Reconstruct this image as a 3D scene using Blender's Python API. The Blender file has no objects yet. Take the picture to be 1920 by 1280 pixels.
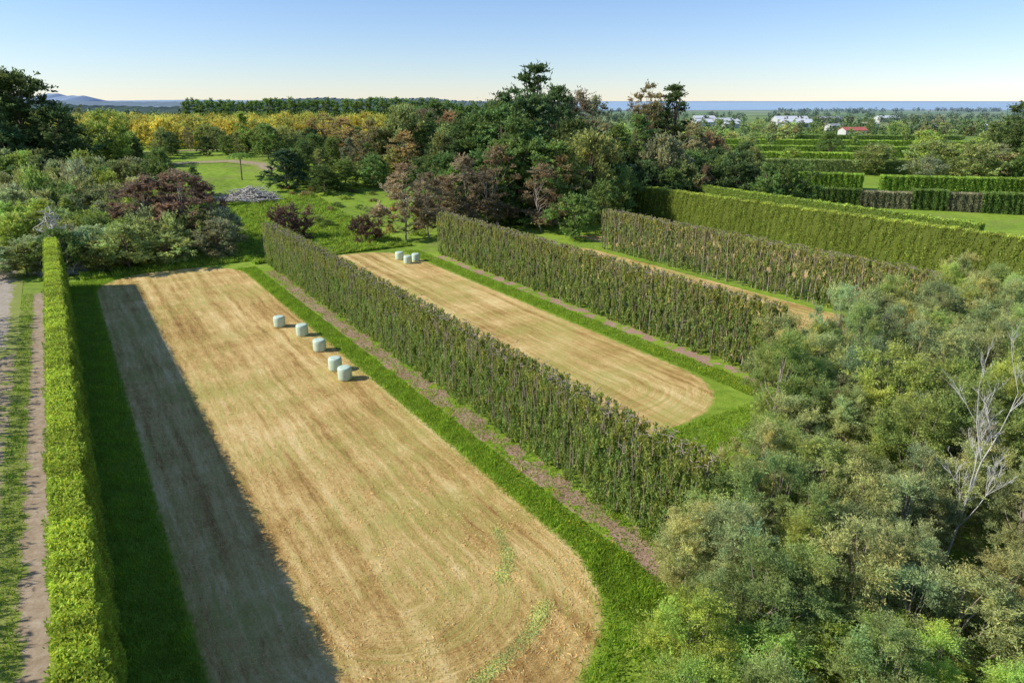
import bpy, math, numpy as np
from mathutils import Vector
RS=np.random.RandomState
COL=bpy.context.scene.collection
CA,SA=math.cos(math.radians(33)),math.sin(math.radians(33))
def W(a,b): return (CA*a-SA*b, SA*a+CA*b)
def AB(x,y): return (CA*x+SA*y, -SA*x+CA*y)
def ss(t):
    t=np.clip(t,0,1); return t*t*(3-2*t)
def hill(x,y):
    return 9*ss((y-125)/110.)*ss((10-x)/60.)*(1-ss((y-500)/400.))
# ---------------------------------------------------------------- materials
def N(nt,t,ins=None,**pr):
    n=nt.nodes.new(t)
    for k,v in pr.items(): setattr(n,k,v)
    for k,v in (ins or {}).items():
        s=n.inputs[k]
        if isinstance(v,bpy.types.NodeSocket): nt.links.new(v,s)
        else: s.default_value=v
    return n
def mth(nt,op,a,b=0.0,c=None,clamp=False):
    d={0:a,1:b}
    if c is not None: d[2]=c
    return N(nt,'ShaderNodeMath',d,operation=op,use_clamp=clamp).outputs[0]
def noise(nt,vec,scale,detail=4,rough=.6,dist=0):
    return N(nt,'ShaderNodeTexNoise',{'Vector':vec,'Scale':scale,'Detail':detail,'Roughness':rough,'Distortion':dist}).outputs['Fac']
def ramp(nt,f,stops):
    n=N(nt,'ShaderNodeValToRGB',{0:f}); e=n.color_ramp.elements
    while len(e)<len(stops): e.new(.5)
    for el,(p,c) in zip(e,stops): el.position=p; el.color=(*c,1)
    return n.outputs[0]
def mixc(nt,f,a,b,bt='MIX'):
    n=nt.nodes.new('ShaderNodeMix'); n.data_type='RGBA'; n.blend_type=bt
    for s,v in ((n.inputs[0],f),(n.inputs[6],a),(n.inputs[7],b)):
        if isinstance(v,bpy.types.NodeSocket): nt.links.new(v,s)
        else: s.default_value=v if not isinstance(v,tuple) else (*v,1)[:4]
    return n.outputs[2]
def mapr(nt,v,a,b,c=0.,d=1.):
    return N(nt,'ShaderNodeMapRange',{0:v,1:a,2:b,3:c,4:d},interpolation_type='SMOOTHSTEP').outputs[0]
def new_mat(name):
    m=bpy.data.materials.new(name); m.use_nodes=True; m.node_tree.nodes.clear(); return m,m.node_tree
def finish(nt,col,rough=.9,bump=None,bs=.3,bd=.05,spec=.15):
    ins={'Base Color':col,'Roughness':rough,'Specular IOR Level':spec}
    if bump is not None:
        ins['Normal']=N(nt,'ShaderNodeBump',{'Height':bump,'Strength':bs,'Distance':bd}).outputs[0]
    p=N(nt,'ShaderNodeBsdfPrincipled',ins)
    N(nt,'ShaderNodeOutputMaterial',{0:p.outputs[0]})
def grasscol(nt,pos):
    n1=noise(nt,pos,.06,3); n2=noise(nt,pos,.8,5,.65); n3=noise(nt,pos,7,4,.7)
    f=mth(nt,'ADD',mth(nt,'MULTIPLY',n1,.3),mth(nt,'ADD',mth(nt,'MULTIPLY',n2,.4),mth(nt,'MULTIPLY',n3,.35)))
    return ramp(nt,f,[(.36,(.09,.145,.018)),(.5,(.21,.32,.03)),(.6,(.30,.42,.045)),(.72,(.42,.45,.10))]),f
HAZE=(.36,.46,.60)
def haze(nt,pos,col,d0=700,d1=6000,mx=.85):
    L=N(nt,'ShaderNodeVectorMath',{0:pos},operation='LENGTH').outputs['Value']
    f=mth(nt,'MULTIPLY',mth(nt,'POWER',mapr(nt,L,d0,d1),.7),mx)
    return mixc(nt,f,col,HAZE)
def m_ground():
    m,nt=new_mat('ground_grass'); pos=N(nt,'ShaderNodeNewGeometry').outputs['Position']
    g,f=grasscol(nt,pos)
    g=mixc(nt,mapr(nt,noise(nt,pos,.11,5,.7),.5,.68,0,.5),g,(.26,.24,.09))
    L=N(nt,'ShaderNodeVectorMath',{0:pos},operation='LENGTH').outputs['Value']
    vor=N(nt,'ShaderNodeTexVoronoi',{'Vector':pos,'Scale':.006}).outputs['Color']
    sep=N(nt,'ShaderNodeSeparateColor',{0:vor}).outputs[0]
    far=ramp(nt,sep,[(.0,(.12,.20,.05)),(.35,(.20,.31,.07)),(.6,(.30,.38,.11)),(.85,(.42,.40,.19)),(1,(.15,.24,.07))])
    far=mixc(nt,noise(nt,pos,.03,5),far,(.13,.19,.06))
    c=mixc(nt,mapr(nt,L,330,800),g,far)
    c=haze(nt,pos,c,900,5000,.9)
    finish(nt,c,.95,noise(nt,pos,5,5,.7),.6,.12); return m
def m_straw():
    m,nt=new_mat('mown_hay'); pos=N(nt,'ShaderNodeNewGeometry').outputs['Position']
    oc=N(nt,'ShaderNodeTexCoord').outputs['Object']
    ed=N(nt,'ShaderNodeAttribute',attribute_name='edge').outputs['Fac']
    lp=N(nt,'ShaderNodeAttribute',attribute_name='loop').outputs['Fac']
    sp=N(nt,'ShaderNodeSeparateXYZ',{0:oc})
    a,b=sp.outputs[0],sp.outputs[1]
    wa=mth(nt,'MULTIPLY',mth(nt,'SUBTRACT',noise(nt,oc,.14,3),.5),1.4)
    lw=mth(nt,'ADD',lp,wa); aw=mth(nt,'ADD',a,wa)
    v1=N(nt,'ShaderNodeCombineXYZ',{0:mth(nt,'MULTIPLY',aw,1.1),1:mth(nt,'MULTIPLY',b,.03)}).outputs[0]
    s1=noise(nt,v1,1,4,.6,.2)
    v2=N(nt,'ShaderNodeCombineXYZ',{0:mth(nt,'MULTIPLY',lw,5.5),1:mth(nt,'MULTIPLY',b,.5)}).outputs[0]
    s2=noise(nt,v2,.9,6,.75,.8)
    row=mth(nt,'SINE',mth(nt,'ADD',mth(nt,'MULTIPLY',lw,6.5),mth(nt,'MULTIPLY',noise(nt,oc,.7,4,.7),5.)))
    s3=noise(nt,oc,2.6,7,.82,1.5); s4=noise(nt,oc,.17,5,.65); s5=noise(nt,oc,14,4,.75)
    f=mth(nt,'ADD',mth(nt,'MULTIPLY',s1,.38),mth(nt,'MULTIPLY',s2,.24))
    f=mth(nt,'ADD',f,mth(nt,'MULTIPLY',s3,.29)); f=mth(nt,'ADD',f,mth(nt,'MULTIPLY',s5,.09))
    f=mth(nt,'ADD',f,mth(nt,'MULTIPLY',row,.011))
    f=mth(nt,'ADD',f,mth(nt,'MULTIPLY',mth(nt,'SUBTRACT',s4,.5),.30))
    c=ramp(nt,f,[(.385,(.28,.155,.045)),(.455,(.50,.31,.10)),(.525,(.72,.50,.19)),(.62,(.92,.71,.35))])
    gm=mapr(nt,mth(nt,'ADD',mth(nt,'MULTIPLY',noise(nt,oc,.09,4,.6),.45),mth(nt,'MULTIPLY',noise(nt,v2,.5,6,.75),.55)),.46,.6,0,.62)
    c=mixc(nt,gm,c,(.43,.43,.10))
    g,_=grasscol(nt,pos)
    e2=mth(nt,'ADD',ed,mth(nt,'MULTIPLY',mth(nt,'SUBTRACT',noise(nt,oc,1.3,6,.75),.5),1.5))
    c=mixc(nt,mapr(nt,e2,-.35,.15),c,g)
    finish(nt,c,.95,mth(nt,'ADD',mth(nt,'MULTIPLY',s2,.6),mth(nt,'ADD',s3,mth(nt,'MULTIPLY',s5,.6))),.8,.09); return m
def m_strip(name,stops,w=.5,sc=4.,gc=None,pat=0.):
    m,nt=new_mat(name); pos=N(nt,'ShaderNodeNewGeometry').outputs['Position']
    oc=pos
    ed=N(nt,'ShaderNodeAttribute',attribute_name='edge').outputs['Fac']
    n1=noise(nt,oc,sc,6,.75); n2=noise(nt,oc,.35,4,.6)
    f=mth(nt,'ADD',mth(nt,'MULTIPLY',n1,.7),mth(nt,'MULTIPLY',n2,.3))
    c=ramp(nt,f,stops); g,_=grasscol(nt,pos)
    if gc: g=mixc(nt,.6,g,gc)
    e2=mth(nt,'ADD',ed,mth(nt,'MULTIPLY',mth(nt,'SUBTRACT',noise(nt,oc,.7,6,.75),.5),w*5))
    if pat: e2=mth(nt,'ADD',e2,mth(nt,'MULTIPLY',mapr(nt,noise(nt,oc,.45,4,.7),.48,.58),pat))
    c=mixc(nt,mapr(nt,e2,-.3,.0),c,g)
    finish(nt,c,.95,n1,.8,.06); return m
def m_leaf(name,trans=.3,hz=False):
    m,nt=new_mat(name)
    at=N(nt,'ShaderNodeAttribute',attribute_name='tint').outputs['Color']
    oi=N(nt,'ShaderNodeObjectInfo').outputs['Color']
    c=mixc(nt,1.0,oi,at,'MULTIPLY')
    if hz:
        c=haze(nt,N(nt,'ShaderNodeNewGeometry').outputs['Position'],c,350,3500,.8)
    d=N(nt,'ShaderNodeBsdfPrincipled',{'Base Color':c,'Roughness':.6,'Specular IOR Level':.15}).outputs[0]
    tr=N(nt,'ShaderNodeBsdfTranslucent',{'Color':c}).outputs[0]
    mx=N(nt,'ShaderNodeMixShader',{0:trans,1:d,2:tr}).outputs[0]
    N(nt,'ShaderNodeOutputMaterial',{0:mx}); return m
def m_plain(name,col,rough=.8,sc=3.,var=.25,spec=.2):
    m,nt=new_mat(name); oc=N(nt,'ShaderNodeTexCoord').outputs['Object']
    n=noise(nt,oc,sc,5,.65)
    c=ramp(nt,n,[(.3,tuple(x*(1-var) for x in col)),(.7,tuple(min(1,x*(1+var)) for x in col))])
    finish(nt,c,rough,n,.3,.03,spec); return m
def m_hazy(name,col):
    m,nt=new_mat(name); pos=N(nt,'ShaderNodeNewGeometry').outputs['Position']
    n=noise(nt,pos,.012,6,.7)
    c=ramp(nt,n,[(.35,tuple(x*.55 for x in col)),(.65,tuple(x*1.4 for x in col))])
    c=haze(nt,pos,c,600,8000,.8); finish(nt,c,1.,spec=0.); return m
M_G=m_ground(); M_S=m_straw()
MUL=[(.3,(.20,.11,.07)),(.5,(.42,.265,.19)),(.7,(.60,.44,.34))]
M_MUL=m_strip('bark_mulch',MUL,.4,6,None,.8); M_MUL2=m_strip('patchy_bark_mulch',MUL,.6,6,None,3.)
M_SOIL=m_strip('bare_soil',[(.3,(.24,.16,.10)),(.5,(.39,.29,.20)),(.7,(.54,.45,.34))],.36,1.6,(.28,.27,.09),.35)
M_LANE=m_strip('lane_earth',[(.3,(.24,.17,.10)),(.5,(.40,.31,.20)),(.7,(.56,.47,.34))],.32,2,(.30,.28,.10),.9)
M_GRAV=m_strip('gravel',[(.3,(.30,.24,.17)),(.5,(.43,.36,.28)),(.7,(.56,.50,.41))],.45,2,(.30,.28,.10),.6)
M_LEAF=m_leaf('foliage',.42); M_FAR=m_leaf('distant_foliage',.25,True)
M_GRASS=m_leaf('grass_blades',.4)
M_HAY=m_leaf('hay_stalks',.1)
M_BARK=m_plain('bark_brown',(.22,.165,.12),.9,5)
M_PALE=m_plain('bark_pale',(.38,.31,.235),.9,5)
M_DEAD=m_plain('dead_wood',(.58,.54,.48),.9,6)
M_TWIG=m_plain('cut_twig_bark',(.36,.29,.205),.9,6)
# ---------------------------------------------------------------- mesh helpers
def np_mesh(name,V,F,mat,tint=None,edge=None,smooth=False,loop=None):
    me=bpy.data.meshes.new(name); V=np.asarray(V,np.float32); F=np.asarray(F,np.int32)
    k=F.shape[1]
    me.vertices.add(len(V)); me.vertices.foreach_set('co',V.ravel())
    me.loops.add(F.size); me.loops.foreach_set('vertex_index',F.ravel())
    me.polygons.add(len(F)); me.polygons.foreach_set('loop_start',np.arange(len(F),dtype=np.int32)*k)
    try: me.polygons.foreach_set('loop_total',np.full(len(F),k,np.int32))
    except Exception: pass
    me.update(calc_edges=True); me.validate()
    if tint is not None:
        at=me.attributes.new('tint','FLOAT_COLOR','POINT')
        c=np.ones((len(V),4),np.float32); c[:,:3]=tint; at.data.foreach_set('color',c.ravel())
    for nm_,ar in (('edge',edge),('loop',loop)):
        if ar is not None:
            at=me.attributes.new(nm_,'FLOAT','POINT'); at.data.foreach_set('value',np.asarray(ar,np.float32))
    me.polygons.foreach_set('use_smooth',np.full(len(F),smooth))
    me.materials.append(mat); return me
def nrm(v): return v/(np.linalg.norm(v,axis=1,keepdims=True)+1e-9)
def leafgeo(C,D,L,Wd,rs,tint):
    n=len(C); D=nrm(D); S=nrm(np.cross(D,rs.randn(n,3)))
    L=(np.ones(n)*L*(.7+.6*rs.rand(n)))[:,None]/2; Wd=(np.ones(n)*Wd*(.7+.6*rs.rand(n)))[:,None]/2
    V=np.stack([C-D*L,C+S*Wd,C+D*L,C-S*Wd],1).reshape(-1,3)
    F=np.arange(4*n).reshape(-1,4)
    return V,F,np.repeat(tint,4,axis=0)
def leafmesh(name,C,D,L,Wd,rs,tint,mat):
    V,F,T=leafgeo(C,D,L,Wd,rs,tint); return np_mesh(name,V,F,mat,T)
def tint_of(rs,n,base=1.,j=.2,h=.12):
    v=base*(1+j*(rs.rand(n)*2-1)); q=h*rs.randn(n)
    return np.stack([v*(1+q),v,v*(1-.5*q)],1)
class Tubes:
    def __init__(s): s.V=[]; s.F=[]; s.n=0
    def add(s,P,R_,k=6):
        P=np.asarray(P,float); m=len(P)
        T=np.gradient(P,axis=0); T=nrm(T); ref=np.array([.3,.9,.1]) if abs(T[0][2])>.5 else np.array([0,0,1.])
        U=nrm(np.cross(T,ref)); Vv=np.cross(T,U); an=np.arange(k)*2*math.pi/k
        ring=P[:,None,:]+np.asarray(R_)[:,None,None]*(U[:,None,:]*np.cos(an)[None,:,None]+Vv[:,None,:]*np.sin(an)[None,:,None])
        s.V.append(ring.reshape(-1,3))
        for i in range(m-1):
            for j in range(k):
                s.F.append((s.n+i*k+j,s.n+i*k+(j+1)%k,s.n+(i+1)*k+(j+1)%k,s.n+(i+1)*k+j))
        s.n+=m*k
    def mesh(s,name,mat): return np_mesh(name,np.concatenate(s.V),np.array(s.F),mat,smooth=True)
def link(name,data,parent=None,loc=(0,0,0),rot=0,color=None):
    o=bpy.data.objects.new(name,data); COL.objects.link(o)
    o.location=loc; o.rotation_euler=(0,0,rot)
    if parent: o.parent=parent
    if color: o.color=(*color,1)
    return o
def top(o,label,cat,group=None):
    o['label']=label; o['category']=cat
    if group: o['group']=group
def struct(o): o['kind']='structure'
def stuff(o,label,cat): o['kind']='stuff'; o['label']=label; o['category']=cat
# ---------------------------------------------------------------- ground
def axis(lo,hi,near,step):
    a=[0.]; s=step
    while a[-1]<hi:
        if a[-1]>near: s*=1.13
        a.append(a[-1]+s)
    b=[0.]; s=step
    while b[-1]>lo:
        if b[-1]<-near: s*=1.13
        b.append(b[-1]-s)
    return np.array(b[::-1][:-1]+a)
xs=axis(-26000,26000,260,6); ys=axis(-400,40000,420,6)
X,Y=np.meshgrid(xs,ys); Z=hill(X,Y)+.25*ss((Y-125)/30)*np.sin(X*.11)*np.cos(Y*.13)*(Y<600)
V=np.stack([X,Y,Z],-1).reshape(-1,3); nx=len(xs); ny=len(ys)
I=(np.arange(ny-1)[:,None]*nx+np.arange(nx-1)[None,:]).ravel()
g=link('ground',np_mesh('ground',V,np.stack([I,I+1,I+nx+1,I+nx],1),M_G,smooth=True)); struct(g)
def gz(x,y): return float(hill(x,y)+.25*ss((y-125)/30)*math.sin(x*.11)*math.cos(y*.13)*(y<600))
def sdf(A,B,a0,a1,b0,b1,r):
    qx=np.abs(A-(a0+a1)/2)-((a1-a0)/2-r); qy=np.abs(B-(b0+b1)/2)-((b1-b0)/2-r)
    return np.hypot(np.maximum(qx,0),np.maximum(qy,0))+np.minimum(np.maximum(qx,qy),0)-r
def sheet(name,a0,a1,b0,b1,r,mat,z,res=.5,mar=1.3):
    aa=np.arange(a0-mar,a1+mar+.01,res); bb=np.arange(b0-mar,b1+mar+.01,res)
    A,B=np.meshgrid(aa,bb); d=sdf(A,B,a0,a1,b0,b1,r)
    lo=sdf(A,B,a0,a1,b0,b1,(a1-a0)/2-.3)
    V=np.stack([A,B,np.zeros_like(A)],-1).reshape(-1,3); n=len(aa); m=len(bb)
    I=(np.arange(m-1)[:,None]*n+np.arange(n-1)[None,:]).ravel(); F=np.stack([I,I+1,I+n+1,I+n],1)
    dd=d.ravel(); keep=(dd[F].min(1)<mar); F=F[keep]
    used=np.unique(F); mp=-np.ones(len(V),int); mp[used]=np.arange(len(used))
    o=link(name,np_mesh(name,V[used],mp[F],mat,edge=dd[used],loop=lo.ravel()[used]),loc=(0,0,z),rot=math.radians(33)); struct(o); return o
F1=(1.5,21.7,18.0,117,9.4)
sheet('hay_field',*F1,M_S,.012,.4)
sheet('hay_field',28.5,48.4,34.8,113,8.5,M_S,.012)
sheet('hay_field',55.0,78.0,34,97,5,M_S,.012)
sheet('hay_field',83,108,30,114,5,M_S,.012)
sheet('mulch_strip',23.8,26.2,19,108,.6,M_MUL,.02,.3,1.0)
sheet('mulch_strip',51,53.2,33,103,.6,M_MUL2,.02,.3,.9)
sheet('soil_track',-6.0,-3.8,5,112,.6,M_SOIL,.02,.3,.9)
sheet('dirt_lane',-13,-6.9,3,104,.8,M_LANE,.024,.4,.9)
sheet('gravel_road',-15.,-7.9,84,150,2.8,M_GRAV,.030,.4,.9)
def path(pts,w,name):
    pts=np.array(pts,float); t=np.linspace(0,len(pts)-1,60)
    px=np.interp(t,range(len(pts)),pts[:,0]); py=np.interp(t,range(len(pts)),pts[:,1])
    T=nrm(np.stack([np.gradient(px),np.gradient(py)],1)); Nn=np.stack([-T[:,1],T[:,0]],1)
    o=np.linspace(-w,w,9); V=[];E=[]
    for i in range(60):
        for q in o:
            x=px[i]+Nn[i,0]*q; y=py[i]+Nn[i,1]*q; V.append((x,y,gz(x,y)+.12)); E.append(abs(q)-w*.62)
    F=[(i*9+j,i*9+j+1,(i+1)*9+j+1,(i+1)*9+j) for i in range(59) for j in range(8)]
    struct(link(name,np_mesh(name,V,np.array(F),M_LANE,edge=E)))
path([(-104,202),(-96,209),(-84,211),(-74,206),(-68,198)],3.,'dirt_path')
path([(-130,232),(-112,238),(-88,244),(-70,242)],3.2,'dirt_path')
# ---------------------------------------------------------------- trees
def pr_round(x): return np.sqrt(np.clip(1-(2*x-.95)**2,0,1))*.95+.05
def pr_cone(x): return np.clip(1-x,0,1)**.75*.95+.06
def pr_spire(x): return np.clip(np.minimum(x*6+.4,1)*(1-x)**.45,0.05,1)
def pr_umb(x): return np.clip(.35+.9*x,0,1)*np.sqrt(np.clip(1.02-x**5,0,1))
def pr_dome(x): return np.sqrt(np.clip(1-x**2,0,1))*.95+.05
def gen_tree(seed,H,Rr,cb,prof,ncl,rc,nleaf,L,Wd,droop=.2,nlimb=14,tr=.16,mb=None,hz=False,flat=.7,lay=0,tw=12,up=.35):
    rs=RS(seed); x=rs.rand(ncl)
    if lay: x=(np.floor(x*lay)+.5+.15*rs.randn(ncl))/lay; x=np.clip(x,0,1)
    an=rs.rand(ncl)*6.283; ph=rs.rand(3)*6.28
    lob=1+.26*np.sin(2*an+ph[0]+3*x)+.2*np.sin(3*an+ph[1]-4*x)
    rad=Rr*prof(x)*(.3+.7*np.sqrt(rs.rand(ncl)))*lob
    cen=np.stack([rad*np.cos(an),rad*np.sin(an),(cb+(1-cb)*x*.96)*H],1)
    w=.55+.9*rs.rand(ncl); p=w**2*(.5+prof(x)); p/=p.sum()
    idx=rs.choice(ncl,nleaf,p=p)
    oc_=nrm(cen-np.array([0,0,H*cb*.8]))
    td=rs.randn(ncl,tw,3)+oc_[:,None,:]*.7+np.array([0,0,up]); td/=np.linalg.norm(td,axis=2,keepdims=True); td*=(.55+.8*rs.rand(ncl,tw,1))
    ti=rs.randint(tw,size=nleaf); dirs=td[idx,ti]; s=rs.rand(nleaf,1)**.7
    P=cen[idx]+dirs*s*(rc*1.25*w[idx][:,None])*np.array([1,1,flat+.1])+rs.randn(nleaf,3)*rc*.13*np.array([1,1,flat])
    P[:,2]-=droop*.3*rc*s[:,0]**2; P[:,2]=np.maximum(P[:,2],.15)
    D=rs.randn(nleaf,3)*.6+dirs*.8+np.array([0,0,-droop])
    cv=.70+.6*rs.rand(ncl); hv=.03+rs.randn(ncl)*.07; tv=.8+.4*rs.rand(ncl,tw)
    v=cv[idx]*tv[idx,ti]*(.85+.3*rs.rand(nleaf))*(.78+.35*s[:,0]); h=hv[idx]+.05*rs.randn(nleaf)  # leaves darken towards the twig base, inner crown shade put into the tint
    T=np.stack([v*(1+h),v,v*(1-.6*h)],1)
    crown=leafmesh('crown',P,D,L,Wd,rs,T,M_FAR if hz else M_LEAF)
    tb=Tubes(); n=7; zz=np.linspace(-.2,H*(cb+(1-cb)*.82),n); wx=np.cumsum(rs.randn(n)*.018*H)*.6; wy=np.cumsum(rs.randn(n)*.018*H)*.6
    wx-=wx[0]; wy-=wy[0]
    tp=np.stack([wx,wy,zz],1); tb.add(tp,np.linspace(tr,tr*.2,n),7)
    for k in rs.permutation(ncl)[:nlimb]:
        c=cen[k]; z0=min(max(c[2]*(.45+.3*rs.rand()),H*cb*.5),zz[-1])
        q=np.array([np.interp(z0,zz,wx),np.interp(z0,zz,wy),z0]); m1=q*.5+c*.5+np.array([0,0,-.06*H])*rs.rand()+rs.randn(3)*.015*H
        tb.add([q,m1,c],[tr*.42,tr*.28,tr*.1],5)
    return crown,tb.mesh('trunk',mb or M_BARK)
K={}
K['wattle']=[gen_tree(10+i,9,1.95+.2*i,.2,pr_round,78,.66,46000,.15,.036,.1,36,.10,mb=M_PALE,tw=16,up=.7) for i in range(4)]
K['wattleb']=[gen_tree(30+i,9,2.5,.22,pr_dome,76,.75,46000,.17,.045,.15,24,.12,mb=M_PALE,tw=18) for i in range(2)]
K['sparse']=[gen_tree(40+i,10,1.5,.3,pr_round,34,.5,6000,.2,.05,.1,30,.08,mb=M_PALE) for i in range(2)]
K['round']=[gen_tree(50+i,10,4.2,.12,pr_round,75,1.15,10000,.45,.20,.1,14,.22) for i in range(4)]
K['totara']=[gen_tree(60+i,10,3.4,.06,pr_dome,90,.85,20000,.30,.13,-.1,12,.25,flat=.55) for i in range(3)]
K['pine']=[gen_tree(70+i,10,2.7,.18,pr_cone,80,.6,9500,.33,.10,-.2,30,.16,flat=.4,lay=12) for i in range(3)]
K['gum']=[gen_tree(80+i,10,2.2,.12,pr_round,60,.62,8500,.32,.10,.25,26,.10,mb=M_PALE,up=.8) for i in range(4)]
K['umb']=[gen_tree(90,10,3.4,.42,pr_umb,45,.7,5000,.33,.10,0,24,.16,flat=.45)]
K['spire']=[gen_tree(95+i,10,1.3,.03,pr_spire,60,.5,5000,.36,.12,-.4,6,.14) for i in range(2)]
K['bush']=[gen_tree(100+i,3,2.0,.05,pr_dome,42,.6,5000,.24,.10,0,8,.08) for i in range(4)]
K['orch']=[gen_tree(110+i,6,3.5,.08,pr_dome,40,1.0,3200,.5,.22,0,6,.15) for i in range(3)]
K['far']=[gen_tree(120+i,10,4.2,.1,pr_round,30,1.4,1300,1.0,.45,0,3,.2,hz=True) for i in range(3)]
K['farspire']=[gen_tree(126+i,10,1.8,.03,pr_spire,25,.7,900,.8,.3,-.3,2,.2,hz=True) for i in range(2)]
BASE={'wattle':(9,2.3),'wattleb':(9,2.5),'sparse':(10,1.5),'round':(10,4.2),'totara':(10,3.4),'pine':(10,2.7),'gum':(10,2.1),'umb':(10,3.4),
 'spire':(10,1.3),'bush':(3,2.),'orch':(6,3.5),'far':(10,4.2),'farspire':(10,1.8)}
LAB={'wattle':('feathery grey-green wattle tree in a dense stand','tree','wattle trees in the stand'),
'wattleb':('spreading bright green wattle tree beside the field','tree','wattle trees in the stand'),
'sparse':('thin sparse tree with pale stems among wattles','tree','wattle trees in the stand'),
'round':('leafy round-crowned tree on the gully edge','tree','trees along the gully'),
'totara':('dense dark green totara tree with lumpy crown','tree','trees along the gully'),
'pine':('tall dark green pine tree with tiered branches','tree','trees along the gully'),
'gum':('slim tree with thin reddish-brown foliage','tree','trees along the gully'),
'umb':('tall pine with bare trunk and flat brown crown','tree','trees along the gully'),
'spire':('narrow upright green conifer in a row','tree','narrow conifers'),
'bush':('low rounded bush growing in rough grass','bush','bushes on the grassy slope'),
'orch':('golden flowering avocado tree in an orchard block','tree','avocado trees in the orchard'),
'far':('distant leafy tree standing on the plain','tree','trees on the plain'),
'farspire':('distant narrow conifer standing on the plain','tree','trees on the plain')}
NM={'wattle':'wattle_tree','wattleb':'wattle_tree','sparse':'sparse_tree','round':'broadleaf_tree','totara':'totara_tree','pine':'pine_tree','gum':'gum_tree','umb':'umbrella_pine_tree',
'spire':'conifer_tree','bush':'bush','orch':'avocado_tree','far':'plain_tree','farspire':'plain_conifer_tree'}
rt=RS(5); GAIN=2.75
def tree(k,x,y,H,R_=None,col=(.08,.13,.04),vi=None,label=None,z=None,gain=None):
    b=BASE[k]; v=K[k][rt.randint(len(K[k])) if vi is None else vi]; gn=gain or GAIN
    sz=H/b[0]; sr=(R_/b[1]) if R_ else sz
    e=link(NM[k],None,loc=(x,y,gz(x,y) if z is None else z),rot=rt.rand()*6.28); e.scale=(sr,sr,sz); e.empty_display_size=.5
    l=LAB[k]; top(e,label or l[0],l[1],l[2])
    j=gn*max(.6,1+.14*rt.randn()); q=.05*rt.randn()
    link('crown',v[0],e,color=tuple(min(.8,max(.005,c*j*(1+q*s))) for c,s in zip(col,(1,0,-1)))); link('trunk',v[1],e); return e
def poisson(n,fn,dmin,seed,xr,yr):
    rs=RS(seed); P=[]
    for _ in range(n):
        x=rs.uniform(*xr); y=rs.uniform(*yr)
        if fn(x,y) and all((x-a)**2+(y-b)**2>dmin*dmin for a,b in P): P.append((x,y))
    return P
def in_stand(x,y):
    a,b=AB(x,y)
    if x>.78*y+7 or y<10 or x<6.6: return False
    if b>np.interp(a,[22,29,36,42,46,100],[19.3,21.,24,29.5,32,32]): return False
    if (x-22.6)**2+(y-29.6)**2<5.0 or (x-21.0)**2+(y-27.2)**2<3.5: return False
    return a>22.5 or b<15
WC=[(.145,.185,.055),(.16,.20,.05),(.165,.185,.075),(.13,.165,.05),(.18,.20,.075),(.15,.175,.075)]
for (x,y) in poisson(7000,in_stand,2.1,3,(6,60),(10,68)):
    a,b=AB(x,y); r=rt.rand(); near=y<23
    if near: k='wattleb' if r<.4 else 'wattle'; col=(.185,.245,.048) if rt.rand()<.6 else (.16,.195,.06); H=6.2+2.6*rt.rand()
    else:
        k='wattle' if r<.86 else ('sparse' if r<.92 else 'wattleb'); col=WC[rt.randint(6)]; H=7.2+3.6*rt.rand()
        if k=='sparse': col=(.22,.22,.06) if rt.rand()<.5 else (.17,.16,.09)
    if a<38: H*=.76
    tree(k,x,y,H,(1.65+.6*rt.rand())*(1.15 if k=='wattleb' else 1)*(.6 if k=='sparse' else 1),col,gain=2.4)
DK=(.05,.075,.024); DG=(.075,.11,.028); OL=(.13,.15,.048); RD=(.145,.112,.062); LG=(.145,.185,.038); BR=(.145,.12,.05); GY=(.135,.145,.075); PB=(.115,.082,.055)
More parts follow.
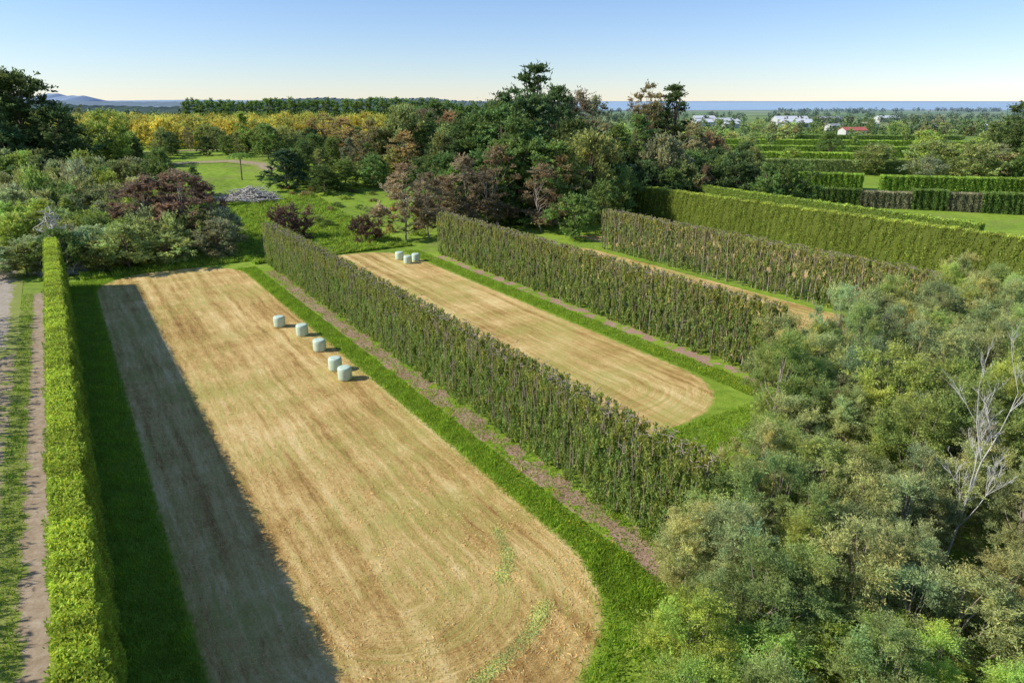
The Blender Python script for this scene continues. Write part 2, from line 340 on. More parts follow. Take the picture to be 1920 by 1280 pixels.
for k,x,y,H,R_,c in [
 ('totara',-126,184,27,12,DK),('totara',-131,172,22,10,DK),('totara',-116,181,19,8,DK),('round',-115,202,16,6,LG),('totara',-140,190,24,10,DK),('totara',-122,170,15,8,DK),('totara',-133,184,26,11,DK),
 ('pine',5.7,185,34,9.5,DK),('pine',11,180,29,8,DK),('pine',-2,190,27,8,DK),('totara',-5.7,165,24,8.5,DG),('totara',1.2,150,21,8,DG),('totara',9,146,16.5,7,DG),('totara',-10,167,20,7.5,DK),
 ('totara',3,172,26,10,DK),('totara',14,160,21,7,DK),('totara',-2,160,23,9,DG),('round',17,150,18,5.5,OL),('gum',19,200,27,5.5,RD),('gum',24,210,26,5.5,GY),('gum',15,196,26,4.5,GY),
 ('pine',25,170,20,5.5,DG),('pine',32,180,22,6,DG),('umb',41,220,29.5,7,BR),('pine',50.5,225,30,9,DK),('pine',46,235,25,7,DK),('round',35.6,167,17,5.5,GY),
 ('gum',50.5,200,19,5,GY),('round',62,220,16,6,RD),('round',23,152,11,4.5,DG),('round',34.5,172,10.5,5,DG),('round',47.5,186,9.5,5,LG),('round',56,200,12,5,DG),
 ('gum',-20,128,14,4.2,RD),('gum',-16,131,12,3.6,RD),('gum',-9.8,140,14.5,4,RD),('gum',-2.8,143,16,4.6,RD),('gum',6,138,13,4,RD),('gum',-5.8,137,12,3.8,RD),('gum',10,144,14,4.2,BR),
 ('round',12,130,8.5,3.8,DG),('round',18,135,10,4,DG),('gum',-14,136,11,3.5,RD),('round',-12,147,12,4.5,LG),('totara',-1,148,17,6,DG),('totara',-15,150,14,5.5,DG),
 ('gum',-51,215,12,4.5,BR),('gum',-40,200,13,4.5,BR),('gum',-27,220,17,5,RD),('gum',-20,226,17,5,RD),('gum',-29,190,13,4.5,BR),('round',-74,214,10,5,DG),('totara',-34,205,12,5,DG),
 ('totara',-57,176,9.5,4.3,(.035,.06,.028)),('totara',-47,174,6.5,4,DG),('round',-36,180,8,4,DG),('totara',-43,178,7,4,DG),
 ('gum',-58,121,13.5,5.,PB),('gum',-64,121,12.5,4.8,PB),('gum',-54,122,11.5,3.6,PB),('gum',-61,126,13.5,4.6,RD),('gum',-68,124,11,4.4,PB),
 ('bush',-42.5,130,6.2,3.9,(.062,.042,.032)),('bush',-27.2,127,4.8,2.6,(.062,.042,.032)),
 ('spire',-85,226,13,3,LG),('umb',-60,228,12,5,BR)]:
    tree(k,x,y,H,R_,c)
for (x,y) in poisson(1400,lambda x,y: AB(x,y)[1]>118.5 and x<(-.425 if y<124 else -.462)*y and x>-.72*y-6 and y<(165 if x<-82 else 148) and (x+62)**2+(y-122)**2>20,3.5,8,(-128,-46),(100,170)):
    r=rt.rand(); hh=5.2+ (y-112)*.085+2.8*rt.rand()
    if x>-.5*y and y>128: hh*=.7
    k='round' if r<.66 else ('bush' if r<.78 else ('gum' if r<.86 else 'spire'))
    tree(k,x,y,hh,2.6+1.5*rt.rand() if k!='spire' else 1.8,[OL,LG,(.16,.185,.08),OL,LG,GY,DG][rt.randint(7)],gain=2.8)
def wood(x,y): return not(-70<x<-22 and y<180) and not(-112<x<-62 and 160<y<216) and x>-.72*y
for (x,y) in poisson(1700,wood,4.8,12,(-150,66),(158,262)):
    if x<-110 and y<195: continue
    if x<-40 and y>236: continue
    cen=x>-35; r=rt.rand()
    k=['round','totara','gum','pine'][0 if r<.40 else (1 if r<.72 else (2 if r<.85 else 3))]
    H=(12+7*rt.rand()) if cen else (5.5+3.*rt.rand())
    if x<-20 and y<200: H=6+4*rt.rand()
    if x>25: H=9+5*rt.rand()
    tree(k,x,y,H,None,[DG,OL,DK,DG,DG,OL,DK][rt.randint(7)] if k!='gum' else [BR,RD,GY,OL][rt.randint(4)])
for (x,y) in poisson(400,lambda x,y: AB(x,y)[1]>122 and rt.rand()<.35 and x>-.33*y,4.2,19,(-62,-18),(128,182)):
    tree('bush',x,y,.5+1.1*rt.rand()**2,.7+.9*rt.rand(),[LG,DG,OL,BR][rt.randint(4)])
for i in range(12):
    for j in range(24):
        x=-235+j*8+rt.randn()*.8; y=252+i*12+rt.randn()*.8
        if x<-.78*y or x>-.16*y: continue
        tree('orch',x,y,7.5+2.2*rt.rand(),4.8,(.245,.225,.042) if rt.rand()<.75 else (.16,.18,.045),gain=2.4)
for i in range(62):
    x=-196+i*2.9; y=432-i*.5
    tree('spire',x+rt.randn()*.3,y,15.5+2.4*rt.rand(),2.9+.5*rt.rand(),(.075,.115,.028),label='narrow dark green conifer in a tall shelterbelt row')
def pl(x,y): return x<.8*y and not (60<x<190 and y<360)
for (x,y) in poisson(420,pl,14,21,(60,560),(250,700)):
    if rt.rand()<.25: tree('farspire',x,y,8+6*rt.rand(),2.6,DG)
    else: tree('far',x,y,5+6*rt.rand(),3.+3*rt.rand(),[DG,OL,LG,LG,BR,OL][rt.randint(6)])
for x,y,H,R_,c in [(150,228,13,7,OL),(141,236,12,6,OL),(163,238,11,7,GY),(166,225,14,5,DG),(174,236,22,9,DK),(128,250,11,6,OL),(156,262,12,7,LG),(134,226,8,5,GY),(178,250,24,9,DK),
 (70,250,9,5,OL),(112,282,7,4,LG),(150,290,9,5,OL),(140,312,9,5,DG),(170,280,11,6,OL),(84,322,9,5,DG),(186,268,13,7,DG),(118,352,9,5,OL),(160,356,10,6,DG)]:
    tree('totara' if c is DK else 'round',x,y,H,R_,c,label='large leafy tree beside the orchard shelter hedges')
def bare(seed,H,r0=.11):
    rs=RS(seed); tb=Tubes()
    def br(p,d,l,r,dep):
        n=5; P=[p]; 
        for i in range(n-1):
            d=d+rs.randn(3)*.07; d=d/np.linalg.norm(d); P.append(P[-1]+d*l/(n-1))
        tb.add(P,np.linspace(r,r*.45,n),5)
        if dep>0:
            for _ in range(5 if dep>1 else 5):
                t=rs.randint(1,n); nd=d*1.+rs.randn(3)*.4+np.array([0,0,.5]); nd/=np.linalg.norm(nd)
                br(P[t],nd,l*(.34+.2*rs.rand()),max(.009,r*.45),dep-1)
    br(np.array([0,0,-.2]),np.array([.14,.03,1.]),H*.78,r0,4); return tb.mesh('trunk',M_DEAD)
for (x,y,H,s) in [(22.9,30.6,10.5,5)]:
    e=link('bare_tree',None,loc=(x,y,0)); top(e,'leafless dead tree with pale grey branches','tree'); link('trunk',bare(s,H,.075),e)
def pile(x,y,rx,h,n,seed,lab,L=3.,tk=1.):
    rs=RS(seed); tb=Tubes()
    for _ in range(n):
        an=rs.rand()*6.28; rr=rs.rand()**.6; p=np.array([rr*rx*math.cos(an),rr*rx*.6*math.sin(an),h*(1-rr)*rs.rand()+.1])
        d=rs.randn(3)*np.array([1,1,.35 if h<5 else .9]); d/=np.linalg.norm(d); l=L*(.4+.6*rs.rand())
        q=p+d*l; q[2]=max(q[2],.05); tb.add([p,(p+q)/2+rs.randn(3)*.15,q],[.13*tk,.10*tk,.04*tk],4)
    o=link('brush_pile',tb.mesh('brush_pile',M_DEAD),loc=(x,y,gz(x,y))); top(o,lab,'brush pile')
pile(-62.5,165,7.,3.4,520,1,'heap of grey dead branches on the grass slope')
pile(-69.5,103,3.8,11.5,800,2,'tangle of pale dead branches at the hedge end',2.2,.6)
pile(47,170,6,2.4,300,3,'heap of grey cut branches behind the hedge')
def fern():
    rs=RS(4); tb=Tubes(); tb.add([[0,0,-.2],[.1,0,2.5],[.15,.1,5]],[.16,.12,.12],7); C=[];D=[]
    for i in range(22):
        an=i*.286*6.28*.618+rs.rand()*.2; o=np.array([math.cos(an),math.sin(an),0]); s=np.array([-o[1],o[0],0])
        for t in np.linspace(.1,1,26):
            p=np.array([.15,.1,5])+o*2.7*t+np.array([0,0,1.2*t-1.9*t*t])
            for sg in (-1,1):
                l=.5*(1.05-t); C.append(p+s*sg*l*.5); D.append(s*sg+o*.3)
    C=np.array(C);D=np.array(D); n=len(C)
    return leafmesh('fronds',C,D,.55,.16,rs,tint_of(rs,n),M_LEAF),tb.mesh('trunk',M_BARK)
fm=fern()
for x,y,s in [(-19.5,146,1.5),(-14,144,1.2),(-84,150,1.3),(40,165,1.5),(-72,186,1.3)]:
    e=link('tree_fern',None,loc=(x,y,gz(x,y)+.1)); e.scale=(s,s,s); top(e,'tree fern with arching bright green fronds','tree fern','tree ferns')
    link('fronds',fm[0],e,color=(.28,.42,.09)); link('trunk',fm[1],e)
# ---------------------------------------------------------------- hedges
def frame(P0,P1):
    dx,dy=P1[0]-P0[0],P1[1]-P0[1]; L=math.hypot(dx,dy); return L,math.atan2(-dx,dy)
def boxmesh(w,L,h,wt=None):
    wt=wt or w
    V=[(-w/2,0,0),(w/2,0,0),(w/2,L,0),(-w/2,L,0),(-wt/2,0,h),(wt/2,0,h),(wt/2,L,h),(-wt/2,L,h)]
    F=[(0,3,2,1),(4,5,6,7),(0,1,5,4),(2,3,7,6),(1,2,6,5),(3,0,4,7)]; return np.array(V,float),np.array(F)
def dense_hedge(P0,P1,h,w,n,leaf,col,label,seed=1,near=0.,toplight=1.,h1=None,group=None,hz=False,cat='hedge',name='hedge',gain=2.3,vs=0.):
    rs=RS(seed); L,ang=frame(P0,P1); e=link(name,None,loc=(P0[0],P0[1],gz(*P0)-.05),rot=ang)
    top(e,label,cat,group)
    t=rs.rand(n); y=L*(t**(1+near)); side=rs.rand(n); ph=rs.rand(8)*6.28
    pt=w/(2*h+w)*1.3; istop=side<pt; hh=h+((h1-h)*y/L if h1 else 0)
    z=rs.rand(n)*hh; s=np.where(rs.rand(n)<.6,1,-1)*1.
    wob=.10*np.sin(y*1.7+ph[0]+z)+.09*np.sin(y*.63+ph[1]-z*.7)+.08*np.sin(y*4.1+z*2.3+ph[2])+.05*np.sin(y*9+z*5)+vs*np.sin(y*4.4+1.5*np.sin(y*.9)+.3*z)
    wob*=(.6+w*.2); hw=w/2*(1-.18*z/hh)
    xx=np.where(istop,(rs.rand(n)*2-1)*w*.42,s*(hw+wob)+rs.randn(n)*.05)
    htop=hh*(1+.012*np.sin(y*.9+ph[3])+.010*np.sin(y*2.9+ph[4]))+.06*np.sin(y*6+xx*6+ph[5])
    z=np.where(istop,htop+rs.randn(n)*.07-(np.abs(xx)/w)**3*1.,z)
    end=rs.rand(n)<min(.08,w*1.3/L); y=np.where(end,np.where(rs.rand(n)<.5,0,L)+rs.randn(n)*.1,y); xx=np.where(end&~istop,(rs.rand(n)*2-1)*hw,xx)
    C=np.stack([xx,y,z],1); D=rs.randn(n,3)*.7; D[:,2]+=.5+vs*3; D[:,0]+=np.where(istop,0,s*.8)
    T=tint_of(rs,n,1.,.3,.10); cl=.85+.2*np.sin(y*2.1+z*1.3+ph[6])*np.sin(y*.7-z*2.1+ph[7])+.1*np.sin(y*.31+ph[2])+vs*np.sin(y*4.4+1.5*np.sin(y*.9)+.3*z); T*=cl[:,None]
    T[istop]*=toplight; T[istop,0]*=1.1  # hedge-top leaves tinted lighter and yellower, sunlit look put into the colour
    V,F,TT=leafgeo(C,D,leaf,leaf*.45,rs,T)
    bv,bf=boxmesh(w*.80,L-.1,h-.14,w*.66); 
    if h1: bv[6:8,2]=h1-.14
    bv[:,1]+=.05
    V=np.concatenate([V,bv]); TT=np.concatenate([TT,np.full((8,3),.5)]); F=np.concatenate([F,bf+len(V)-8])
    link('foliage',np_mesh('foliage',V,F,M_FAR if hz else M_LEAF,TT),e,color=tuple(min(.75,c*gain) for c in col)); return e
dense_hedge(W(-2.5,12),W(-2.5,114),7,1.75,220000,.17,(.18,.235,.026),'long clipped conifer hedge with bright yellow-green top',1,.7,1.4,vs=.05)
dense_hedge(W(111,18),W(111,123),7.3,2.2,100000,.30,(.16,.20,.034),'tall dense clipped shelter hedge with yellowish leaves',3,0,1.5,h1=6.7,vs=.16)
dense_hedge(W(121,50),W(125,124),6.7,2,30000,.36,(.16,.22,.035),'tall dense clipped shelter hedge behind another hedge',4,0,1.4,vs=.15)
BH='orchard shelter hedges'
DH=(.085,.13,.03); PK=(.155,.155,.085)
for i,(p,q,h,w,c,l) in enumerate([
 ((72,176),(86,171.4),4.6,3,DH,'dark clipped hedge beside pale flowering bushes'),
 ((86,171.3),(97,167.8),4.,2.5,PK,'pale grey-green flowering hedge in an orchard'),
 ((97,167.7),(104,165.6),4.6,3,DH,'dark clipped hedge beside pale flowering bushes'),
 ((104,165.5),(111,163.4),4.1,2.5,PK,'pale grey-green flowering hedge in an orchard'),
 ((111,163.3),(122,160),4.6,3,DH,'dark clipped hedge at the orchard edge'),
 ((122,160),(150,149),5.2,3,DH,'dark clipped hedge at the orchard edge'),
 ((68,219),(104,207),4.8,4,(.13,.20,.03),'clipped green hedge around an orchard block'),
 ((106,200),(160,188),5.,4,(.13,.20,.03),'clipped green hedge around an orchard block'),
 ((66,264),(190,238),5.2,5,(.14,.18,.055),'long grey-green clipped orchard hedge'),
 ((70,302),(150,286),5.,6,(.17,.25,.035),'bright green clipped orchard hedge'),
 ((86,345),(190,326),5.,6,(.14,.21,.035),'green clipped orchard hedge behind an open paddock'),
 ((96,400),(240,372),5.,6,(.16,.24,.035),'bright green clipped orchard hedge'),
 ((200,316),(260,304),4.6,4,(.14,.21,.035),'bright green clipped orchard hedge'),
 ((60,196),(66,230),4.4,3,(.14,.21,.03),'clipped green hedge around an orchard block'),
 ((150,450),(270,428),5,4,(.11,.17,.04),'dark green clipped orchard hedge')]):
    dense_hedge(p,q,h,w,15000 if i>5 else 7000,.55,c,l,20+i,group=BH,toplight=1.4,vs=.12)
def stem(seed,h):
    rs=RS(seed); tb=Tubes(); n=6; P=np.stack([np.cumsum(rs.randn(n)*.06),np.cumsum(rs.randn(n)*.05),np.linspace(-.1,h,n)],1); P[:,:2]-=P[0,:2]
    tb.add(P,np.linspace(.08,.045,n),6)
    for _ in range(16):
        z=h*(.25+.75*rs.rand()**.7); p=np.array([np.interp(z,P[:,2],P[:,0]),np.interp(z,P[:,2],P[:,1]),z]); d=rs.randn(3)*np.array([.6,.8,.3])+np.array([0,0,.45]); d/=np.linalg.norm(d); l=.4+.7*rs.rand()
        q=p+d*l; q[2]=min(q[2],h+.08); tb.add([p,q],[.03,.015],4)
    return tb.mesh('stem',M_PALE)
STEM=[stem(i,7.0) for i in range(6)]
def pole_hedge(a,b0,b1,h,w,n,seed,col,label,L1=.24,W1=.08,sp=1.1,cover=.95,ntw=10,dens=18.,so=.15,ns2=.7):
    rs=RS(seed); P0=W(a,b0); P1=W(a,b1); L,ang=frame(P0,P1); e=link('hedge',None,loc=(P0[0],P0[1],0),rot=ang); top(e,label,'hedge','rows of shelter hedge')
    ns=int(L/sp); sy=(np.arange(ns)+.5)*sp+rs.randn(ns)*.12; hv=1+.008*rs.randn(ns); bri=.94+.12*rs.rand(ns)
    nc=int(L*h*dens); cy=rs.rand(nc)*L; cz=h*(.02+.94*rs.rand(nc)**cover)
    xr=(rs.rand(nc)*2-1); xr=np.sign(xr)*np.abs(xr)**.4; cx=xr*w/2*(1-.06*cz/h)*(1+.03*np.sin(cy*1.9+cz)); ci=np.clip((cy/sp).astype(int),0,ns-1)
    cb=.72+.46*rs.rand(nc); ch=.09*rs.randn(nc)
    k=rs.randint(nc,size=n); off=rs.randn(n,3)*np.array([.06,.08,.20])
    C=np.stack([cx[k],cy[k],cz[k]],1)+off; C[:,2]=np.clip(C[:,2],.08,h*(.955+.025*rs.rand(n)))
    D=rs.randn(n,3)*.5+np.array([0,0,1.]); D[:,0]+=np.sign(C[:,0])*.2
    v=cb[k]*bri[ci[k]]*(.8+.4*rs.rand(n)); q=ch[k]+.08*rs.randn(n)
    up=ss(C[:,2]/h*2.2-1.2); q=q+.18*up
    T=np.stack([v*(1+q),v,v*(1-.4*q)],1)
    link('foliage',leafmesh('foliage',C,D,L1,W1,rs,T,M_LEAF),e,color=tuple(c*2.8 for c in col))
    tb=Tubes()
    for _ in range(int(L*ntw)):
        p=np.array([rs.randn()*w*.28,rs.rand()*L,h*(.965+.015*rs.randn())]); d=rs.randn(3)*np.array([.9,.9,.25])+np.array([0,0,.2]); d/=np.linalg.norm(d); l=.2+.3*rs.rand()
        tb.add([p,p+d*l*.5+rs.randn(3)*.03,p+d*l],[.036,.028,.012],4)
    for _ in range(int(L*ntw*ns2)):
        p=np.array([-w*(.44+.08*rs.rand()),rs.rand()*L,h*(.1+.8*rs.rand())]); l=.7+1.2*rs.rand(); l=min(l,h*.98-p[2])
        tb.add([p,p+np.array([rs.randn()*.08,rs.randn()*.12,l])],[.026,.013],4)
    o=link('twigs',tb.mesh('twigs',M_TWIG),e); o['kind']='stuff'
    for i in range(ns):
        o=link('stem',STEM[rs.randint(6)],e,((-1 if rs.rand()<.65 else 1)*w*(so+.12*rs.rand()),sy[i],0),rs.rand()*6.28); o.scale=(1,1,h*.965*hv[i]/7.0)
pole_hedge(26.8,21,113.5,6.9,2.1,360000,5,(.118,.15,.036),'tall trimmed shelter hedge with twiggy cut top')
pole_hedge(53.8,37,105,7.4,2.1,210000,6,(.128,.155,.04),'tall shelter hedge with pale stems and sparse foliage',.32,.10,1.3,.9,10,14.,.24,.9)
pole_hedge(80.4,26,93,7.1,2.1,115000,7,(.132,.158,.045),'tall shelter hedge with bare pale stems and thin foliage',.38,.11,1.0,.8,10,9.,.3,1.1)
pole_hedge(-14.6,8,104,7.4,1.6,15000,8,(.13,.17,.042),'thin shelter hedge along the dirt lane',.40,.14,1.8,.5,3,2.5)
# ---------------------------------------------------------------- bales
def bale():
    import bmesh
    bm=bmesh.new(); prof=[(0,0.0),(.50,0.0),(.575,.03),(.61,.10),(.615,.35),(.625,.6),(.615,.85),(.605,1.02),(.565,1.10),(.50,1.135),(.30,1.15),(0.,1.145)]
    k=28; rs=RS(3); ring=[]; wr=rs.randn(k)*.008
    for r,z in prof:
        if r==0: ring.append([bm.verts.new((0,0,z))]); continue
        ring.append([bm.verts.new(((r+wr[j]+rs.randn()*.004)*math.cos(j*6.2832/k),(r+wr[j])*math.sin(j*6.2832/k),z)) for j in range(k)])
    for i in range(len(ring)-1):
        A,B=ring[i],ring[i+1]
        for j in range(k):
            if len(A)==1: bm.faces.new((A[0],B[(j+1)%k],B[j]))
            elif len(B)==1: bm.faces.new((A[j],A[(j+1)%k],B[0]))
            else: bm.faces.new((A[j],A[(j+1)%k],B[(j+1)%k],B[j]))
    me=bpy.data.meshes.new('hay_bale'); bm.to_mesh(me); bm.free()
    for p in me.polygons: p.use_smooth=True
    m,nt=new_mat('bale_wrap'); oc=N(nt,'ShaderNodeTexCoord').outputs['Object']
    mp=N(nt,'ShaderNodeMapping',{0:oc,3:(1,1,9)}).outputs[0]; n=noise(nt,mp,2.2,4)
    c=ramp(nt,n,[(.3,(.52,.67,.50)),(.7,(.70,.81,.65))]); finish(nt,c,.4,n,.5,.03,.3); me.materials.append(m); return me
bm_=bale()
for i,(x,y) in enumerate([(-27.3,76.3),(-23.7,73.1),(-20.4,68.1),(-17.4,62.6),(-15.9,60.2),(-18.8,112.3),(-17,109.4),(-15.9,111)]):
    o=link('hay_bale',bm_,loc=(x,y,.01),rot=i*1.3); o.scale=(1.06+.03*(i%3),1.08,1.10+.03*(i%2)); top(o,'round hay bale in pale green plastic wrap standing on end','hay bale','wrapped hay bales')
# ---------------------------------------------------------------- grass, hay stalks, flowers
def scatter(name,lab,cat,n,seed,fn,hmin,hmax,wd,col,mat,lean=.45,jit=.3):
    rs=RS(seed); A,B=fn(rs,n); x=CA*A-SA*B; y=SA*A+CA*B; h=hmin+(hmax-hmin)*rs.rand(len(A))
    n1=.5+.5*np.sin(A*1.3+np.sin(B*.9)*2)*np.sin(B*.8+1.7*np.sin(A*.7)); h=h*(.5+1.*n1)
    C=np.stack([x,y,hill(x,y)+h*(.42 if lean<1 else .25)],1); D=rs.randn(len(A),3)*lean; D[:,2]=1 if lean<1 else rs.randn(len(A))*.3
    T=tint_of(rs,len(A),1.,jit,.15)*(.75+.45*n1)[:,None]
    V,F,TT=leafgeo(C,D,h,wd,rs,T); o=link(name,np_mesh(name,V,F,mat,TT),color=col); stuff(o,lab,cat)
def strips(L,pw=1.3):
    def f(rs,n):
        w=np.array([abs(a1-a0)*(b1-b0)*d for a0,a1,b0,b1,d in L]); k=rs.choice(len(L),n,p=w/w.sum()); q=np.array([l[:4] for l in L])[k]
        t=rs.rand(n); return q[:,0]+(q[:,1]-q[:,0])*rs.rand(n), q[:,2]+(q[:,3]-q[:,2])*t**pw
    return f
def rimmed(fn,inside=False):
    def f(rs,n):
        A,B=fn(rs,n); d=sdf(A,B,*F1); k=(d<-.2-.4*rs.rand(len(A))) if inside else (d>-.05+.25*rs.randn(len(A))); return A[k],B[k]
    return f
scatter('long_grass','lush green grass along the field margins','grass',210000,31,rimmed(strips([(-1.6,1.6,14,116,.9),(1.0,6,108,118,.6),(20.4,23.8,17,112,1.3),(24,26,19,108,.35),(10,24,13,26,1.1),(25.4,27,17,30,.6),(8,24,12,16.5,1.0),(20,28,14,20,1),(28.0,28.8,30,112,.4),(48.6,51.2,34,110,.8),(29,50,30.5,34.5,.9),(27,44,24,31,.6),(-7.1,-5.7,14,112,.4)])),.14,.34,.05,(.30,.44,.038),M_GRASS)
scatter('rough_grass','rough bright green grass on the slope beyond the fields','grass',70000,32,strips([(0,26,116.5,122,1),(24,52,113.5,170,1.2)]),.3,.8,.16,(.36,.49,.06),M_GRASS)
scatter('hay_stalks','loose cut hay stalks lying on the mown field','hay',60000,33,rimmed(strips([(1.8,21.4,17.5,112,1)],2.2),True),.08,.22,.026,(.76,.55,.25),M_HAY,1.4,jit=.35)
scatter('yellow_flowers','small yellow buttercup flowers in the grass','flowers',1400,34,strips([(22.6,24.6,24,75,1),(49,51.5,34,50,2)]),.2,.3,.045,(.62,.52,.05),M_HAY,.5)
def arc(rs,n):
    pts=[(-1,36.1),(-.16,33.5),(-.6,31.1)]; pts2=[(1.83,29.6),(1.07,27.5),(-.25,25.8),(-1.46,24.3),(-2.6,23.2)]
    X_=[];Y_=[]
    for p,m in ((pts,n//3),(pts2,n-n//3)):
        p=np.array(p); t=rs.rand(m)*(len(p)-1); X_.append(np.interp(t,range(len(p)),p[:,0])+rs.randn(m)*.22); Y_.append(np.interp(t,range(len(p)),p[:,1])+rs.randn(m)*.22)
    x=np.concatenate(X_);y=np.concatenate(Y_); return CA*x+SA*y,-SA*x+CA*y
scatter('grass_clippings','pale green windrow of fresh cut grass on the field','grass',7500,35,arc,.08,.18,.03,(.62,.64,.20),M_HAY,1.5,jit=.15)
# ---------------------------------------------------------------- far plain
def ridge(name,x0,x1,y,zb,amp,seed,col,n=500,dep=None,fr=1.):
    rs=RS(seed); xx=np.linspace(x0,x1,n); f=np.zeros(n); t=np.linspace(0,1,n)
    for k,a in ((1.3,1),(3,.6),(7,.3),(45,.12*fr),(110,.08*fr),(200,.06*fr)): f+=a*np.sin(t*k*6.28*(1+.1*rs.rand())+rs.rand()*6.28)
    f=(f-f.min())/(f.max()-f.min()); ed=ss(t/.15)*ss((1-t)/.15); z=(zb+amp*f)*ed; d=dep or y*.08
    V=[];rows=[(-d,0),(-d*.4,.7),(0,1),(d,0)]
    for dy,s in rows:
        V+= [(xx[i],y+dy,z[i]*s-(1 if s==0 else 0)) for i in range(n)]
    F=[(r*n+i,r*n+i+1,(r+1)*n+i+1,(r+1)*n+i) for r in range(3) for i in range(n-1)]
    o=link(name,np_mesh(name,V,np.array(F),m_hazy(name+'_surface',col),smooth=False)); struct(o)
ridge('hills',-5200,-150,3600,12,20,1,(.06,.09,.05))
ridge('hills',-1500,-60,1700,10,12,2,(.05,.08,.04),fr=2)
ridge('hills',-1100,300,2600,20,18,3,(.05,.08,.04),fr=2)
ridge('mountain',-4300,-3500,6200,50,35,4,(.06,.08,.06),120,fr=.1)
ridge('far_coast',500,16000,13000,10,12,5,(.06,.08,.06),700,300)
ridge('hills',-9000,-100,7000,20,14,6,(.06,.09,.06))
m,nt=new_mat('sea_water'); pos=N(nt,'ShaderNodeNewGeometry').outputs['Position']
finish(nt,ramp(nt,noise(nt,pos,.002,4),[(.35,(.32,.45,.58)),(.65,(.38,.51,.62))]),.8,noise(nt,pos,.2,4),.4,.3,.1)
me=bpy.data.meshes.new('sea'); me.from_pydata([(230,1950,.6),(900,2050,.6),(2600,1900,.6),(16000,9000,.6),(16000,12900,.6),(1500,12900,.6)],[],[(0,1,2,3,4,5)]); me.materials.append(m)
struct(link('sea',me))
def woodland(name,n,seed,fn,lab,hz=(7,14)):
    rs=RS(seed); P=[fn(rs) for _ in range(n)]; Cs=[];Ts=[];Ls=[]
    for x,y in P:
        H=rs.uniform(*hz); R_=H*.42; m_=70; c=nrm(rs.randn(m_,3))*(rs.rand(m_,1)**.35)*np.array([R_,R_,H*.5])+np.array([x,y,H*.5+float(hill(x,y))])
        Cs.append(c); Ls.append(np.full(m_,H*.22)); b=.5+.9*rs.rand(); t=tint_of(rs,m_,b,.3,.1); 
        if rs.rand()<.2: t*=np.array([1.5,1.,.8])
        Ts.append(t)
    C=np.concatenate(Cs); V,F,T=leafgeo(C,rs.randn(len(C),3),np.concatenate(Ls),np.concatenate(Ls)*.6,rs,np.concatenate(Ts))
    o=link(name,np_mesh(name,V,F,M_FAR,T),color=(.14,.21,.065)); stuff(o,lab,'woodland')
belts=RS(77); BL=[]
for i in range(60):
    y=belts.uniform(520,1850); x=belts.uniform(-.1*y,.85*y); l=belts.uniform(40,260); a=belts.randn()*.15; BL.append((x,y,l,a))
def bf(rs):
    x,y,l,a=BL[rs.randint(len(BL))]; t=rs.rand()-.5; return x+l*t*math.cos(a),y+l*t*math.sin(a)+rs.randn()*4
woodland('distant_woodland',1300,5,bf,'distant rows of trees across the coastal plain',(5,11))
woodland('distant_woodland',700,6,lambda rs:(rs.uniform(-900,60),rs.uniform(470,1100)),'distant mixed woodland beyond the orchard',(7,13))
# ---------------------------------------------------------------- buildings
M_WALL=m_plain('painted_wall',(.55,.54,.50),.7,.5,.06); M_WR=m_plain('white_roof',(.66,.67,.68),.5,.4,.05); M_RR=m_plain('red_roof',(.50,.15,.11),.6,.5,.15); M_GR=m_plain('grey_roof',(.35,.36,.38),.6,.5,.1); M_BRR=m_plain('brown_roof',(.24,.16,.14),.7,.5,.15)
M_DOOR=m_plain('door_paint',(.13,.16,.18),.6,1,.1)
def shed(x,y,w,d,h,rot,rm,lab,name='packing_shed',rise=.18):
    z=gz(x,y); e=link(name,None,loc=(x,y,z),rot=rot); top(e,lab,'building')
    rz=h+d*rise
    V=[(-w/2,-d/2,0),(w/2,-d/2,0),(w/2,d/2,0),(-w/2,d/2,0),(-w/2,-d/2,h),(w/2,-d/2,h),(w/2,d/2,h),(-w/2,d/2,h),(-w/2,0,rz),(w/2,0,rz)]
    F=[(0,1,5,4),(2,3,7,6),(1,2,6,9,5),(3,0,4,8,7)]
    me=bpy.data.meshes.new('wall'); me.from_pydata(V,[],F); me.materials.append(M_WALL); link('wall',me,e)
    o=.5; V=[]; 
    for s in (-1,1): V+=[(s*(w/2+o),-d/2-o,h-o*rise*2+.12),(s*(w/2+o),0,rz+.12),(s*(w/2+o),d/2+o,h-o*rise*2+.12),(s*(w/2+o),-d/2-o,h-o*rise*2-.1),(s*(w/2+o),0,rz-.08),(s*(w/2+o),d/2+o,h-o*rise*2-.1)]
    F=[(0,6,7,1),(1,7,8,2),(3,4,10,9),(4,5,11,10),(0,3,9,6),(2,8,11,5),(0,1,4,3),(1,2,5,4),(6,9,10,7),(7,10,11,8)]
    me=bpy.data.meshes.new('roof'); me.from_pydata(V,[],F); me.materials.append(rm); link('roof',me,e)
    nd=max(1,int(w/14))
    for i in range(nd):
        cx=(-w/2+(i+.5)*w/nd); dw=min(2.,w*.12) if name=='house' else 2.2; dh=h*.7
        me=bpy.data.meshes.new('door'); me.from_pydata([(cx-dw,-d/2-.05,0),(cx+dw,-d/2-.05,0),(cx+dw,-d/2-.05,dh),(cx-dw,-d/2-.05,dh)],[],[(0,1,2,3)]); me.materials.append(M_DOOR); link('door',me,e)
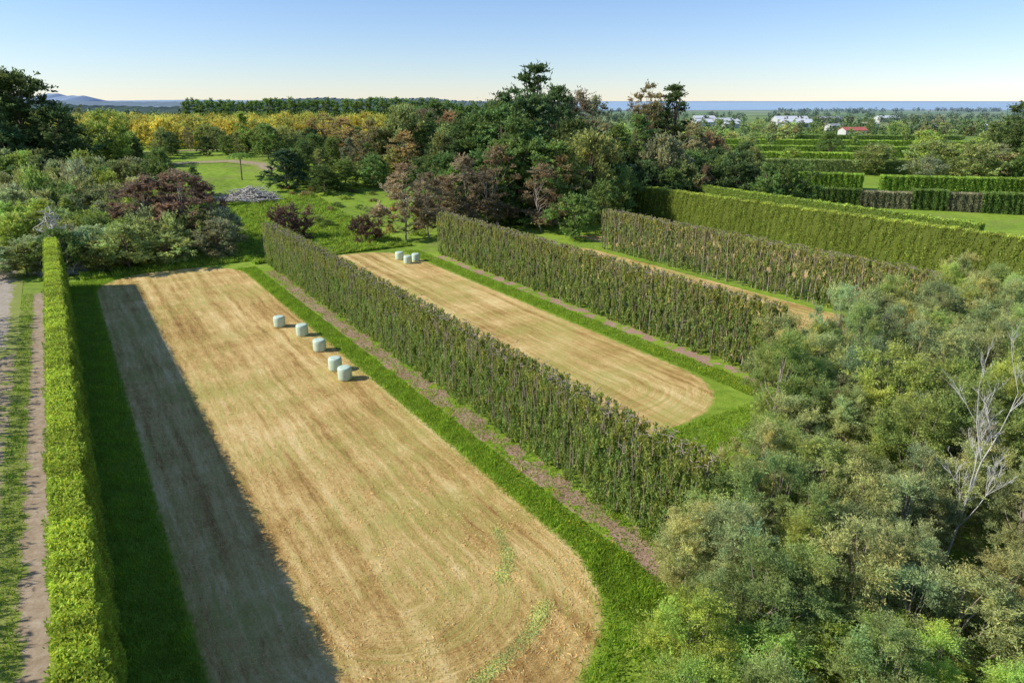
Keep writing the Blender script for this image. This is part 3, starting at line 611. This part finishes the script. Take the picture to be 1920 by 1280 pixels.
for i,(x,y,w,d,h,r,rm,l) in enumerate([(200,742,24,16,4.5,.1,M_WR,'white-roofed packing shed on the plain'),(226,760,26,16,5,.3,M_WR,'white-roofed packing shed on the plain'),(213,700,14,10,4,.3,M_WR,'small white-roofed shed on the plain'),(285,720,30,18,4.5,-.05,M_WR,'wide white packing shed on the plain'),
 (318,820,36,20,5,0,M_WR,'wide white packing shed on the plain'),(262,690,16,10,4,.2,M_GR,'grey-roofed shed among trees'),(229,480,15,10,6.5,.1,M_RR,'red-roofed farmhouse among trees'),(290,640,16,10,4,.3,M_GR,'grey-roofed farm building among trees'),
 (430,640,26,10,4,0,M_WR,'long pale shed on the plain'),(230,620,12,9,4,.4,M_WR,'small white farm building among trees'),(350,700,14,9,4,.2,M_WR,'small white farm building among trees'),(380,860,26,14,5,.1,M_GR,'grey-roofed farm building among trees'),(240,900,26,14,5,.1,M_WR,'white-roofed packing shed on the plain'),
 (470,900,26,14,5,.1,M_WR,'white-roofed packing shed on the plain'),(360,600,14,9,4,.1,M_GR,'grey-roofed farm building among trees')]):
    shed(x,y,w,d,h,r,rm,l,'farmhouse' if rm==M_RR else 'packing_shed')
shed(-24,236,15,9,4.5,.2,M_BRR,'brown-roofed house among garden trees','house',.35)
shed(-100,262,10,6,3,.1,M_WR,'small white shed beside the orchard')
# ---------------------------------------------------------------- light, sky, camera
sc=bpy.context.scene
el=math.radians(36); hd=Vector((1,.12,0)).normalized()
ld=Vector((hd.x*math.cos(el),hd.y*math.cos(el),-math.sin(el)))
L=bpy.data.lights.new('sun','SUN'); L.energy=5; L.angle=math.radians(.5); L.color=(1,.96,.86)
lo=bpy.data.objects.new('sun',L); COL.objects.link(lo); lo.rotation_euler=ld.to_track_quat('-Z','Y').to_euler()
w=bpy.data.worlds.new('World'); sc.world=w; w.use_nodes=True; nt=w.node_tree
sky=nt.nodes.new('ShaderNodeTexSky'); sky.sky_type='NISHITA'; sky.sun_disc=False; sky.sun_elevation=el; sky.sun_rotation=math.atan2(-hd.x,-hd.y)%(2*math.pi)
sky.air_density=1.; sky.dust_density=0.; sky.ozone_density=3.5; sky.altitude=0
mx=nt.nodes.new('ShaderNodeMix'); mx.data_type='RGBA'; mx.blend_type='MULTIPLY'; mx.inputs[0].default_value=1; nt.links.new(sky.outputs[0],mx.inputs[6]); mx.inputs[7].default_value=(.84,.88,1.06,1)
bg=nt.nodes['Background']; nt.links.new(mx.outputs[2],bg.inputs[0]); bg.inputs[1].default_value=.145
cam=bpy.data.cameras.new('camera'); cam.lens=24; cam.sensor_width=36; cam.clip_end=60000; cam.clip_start=.5
co=bpy.data.objects.new('camera',cam); COL.objects.link(co); co.location=(0,0,25); co.rotation_euler=(math.radians(90-19.4),0,0); sc.camera=co
sc.view_settings.view_transform='Standard'; sc.view_settings.look='None'; sc.view_settings.exposure=0
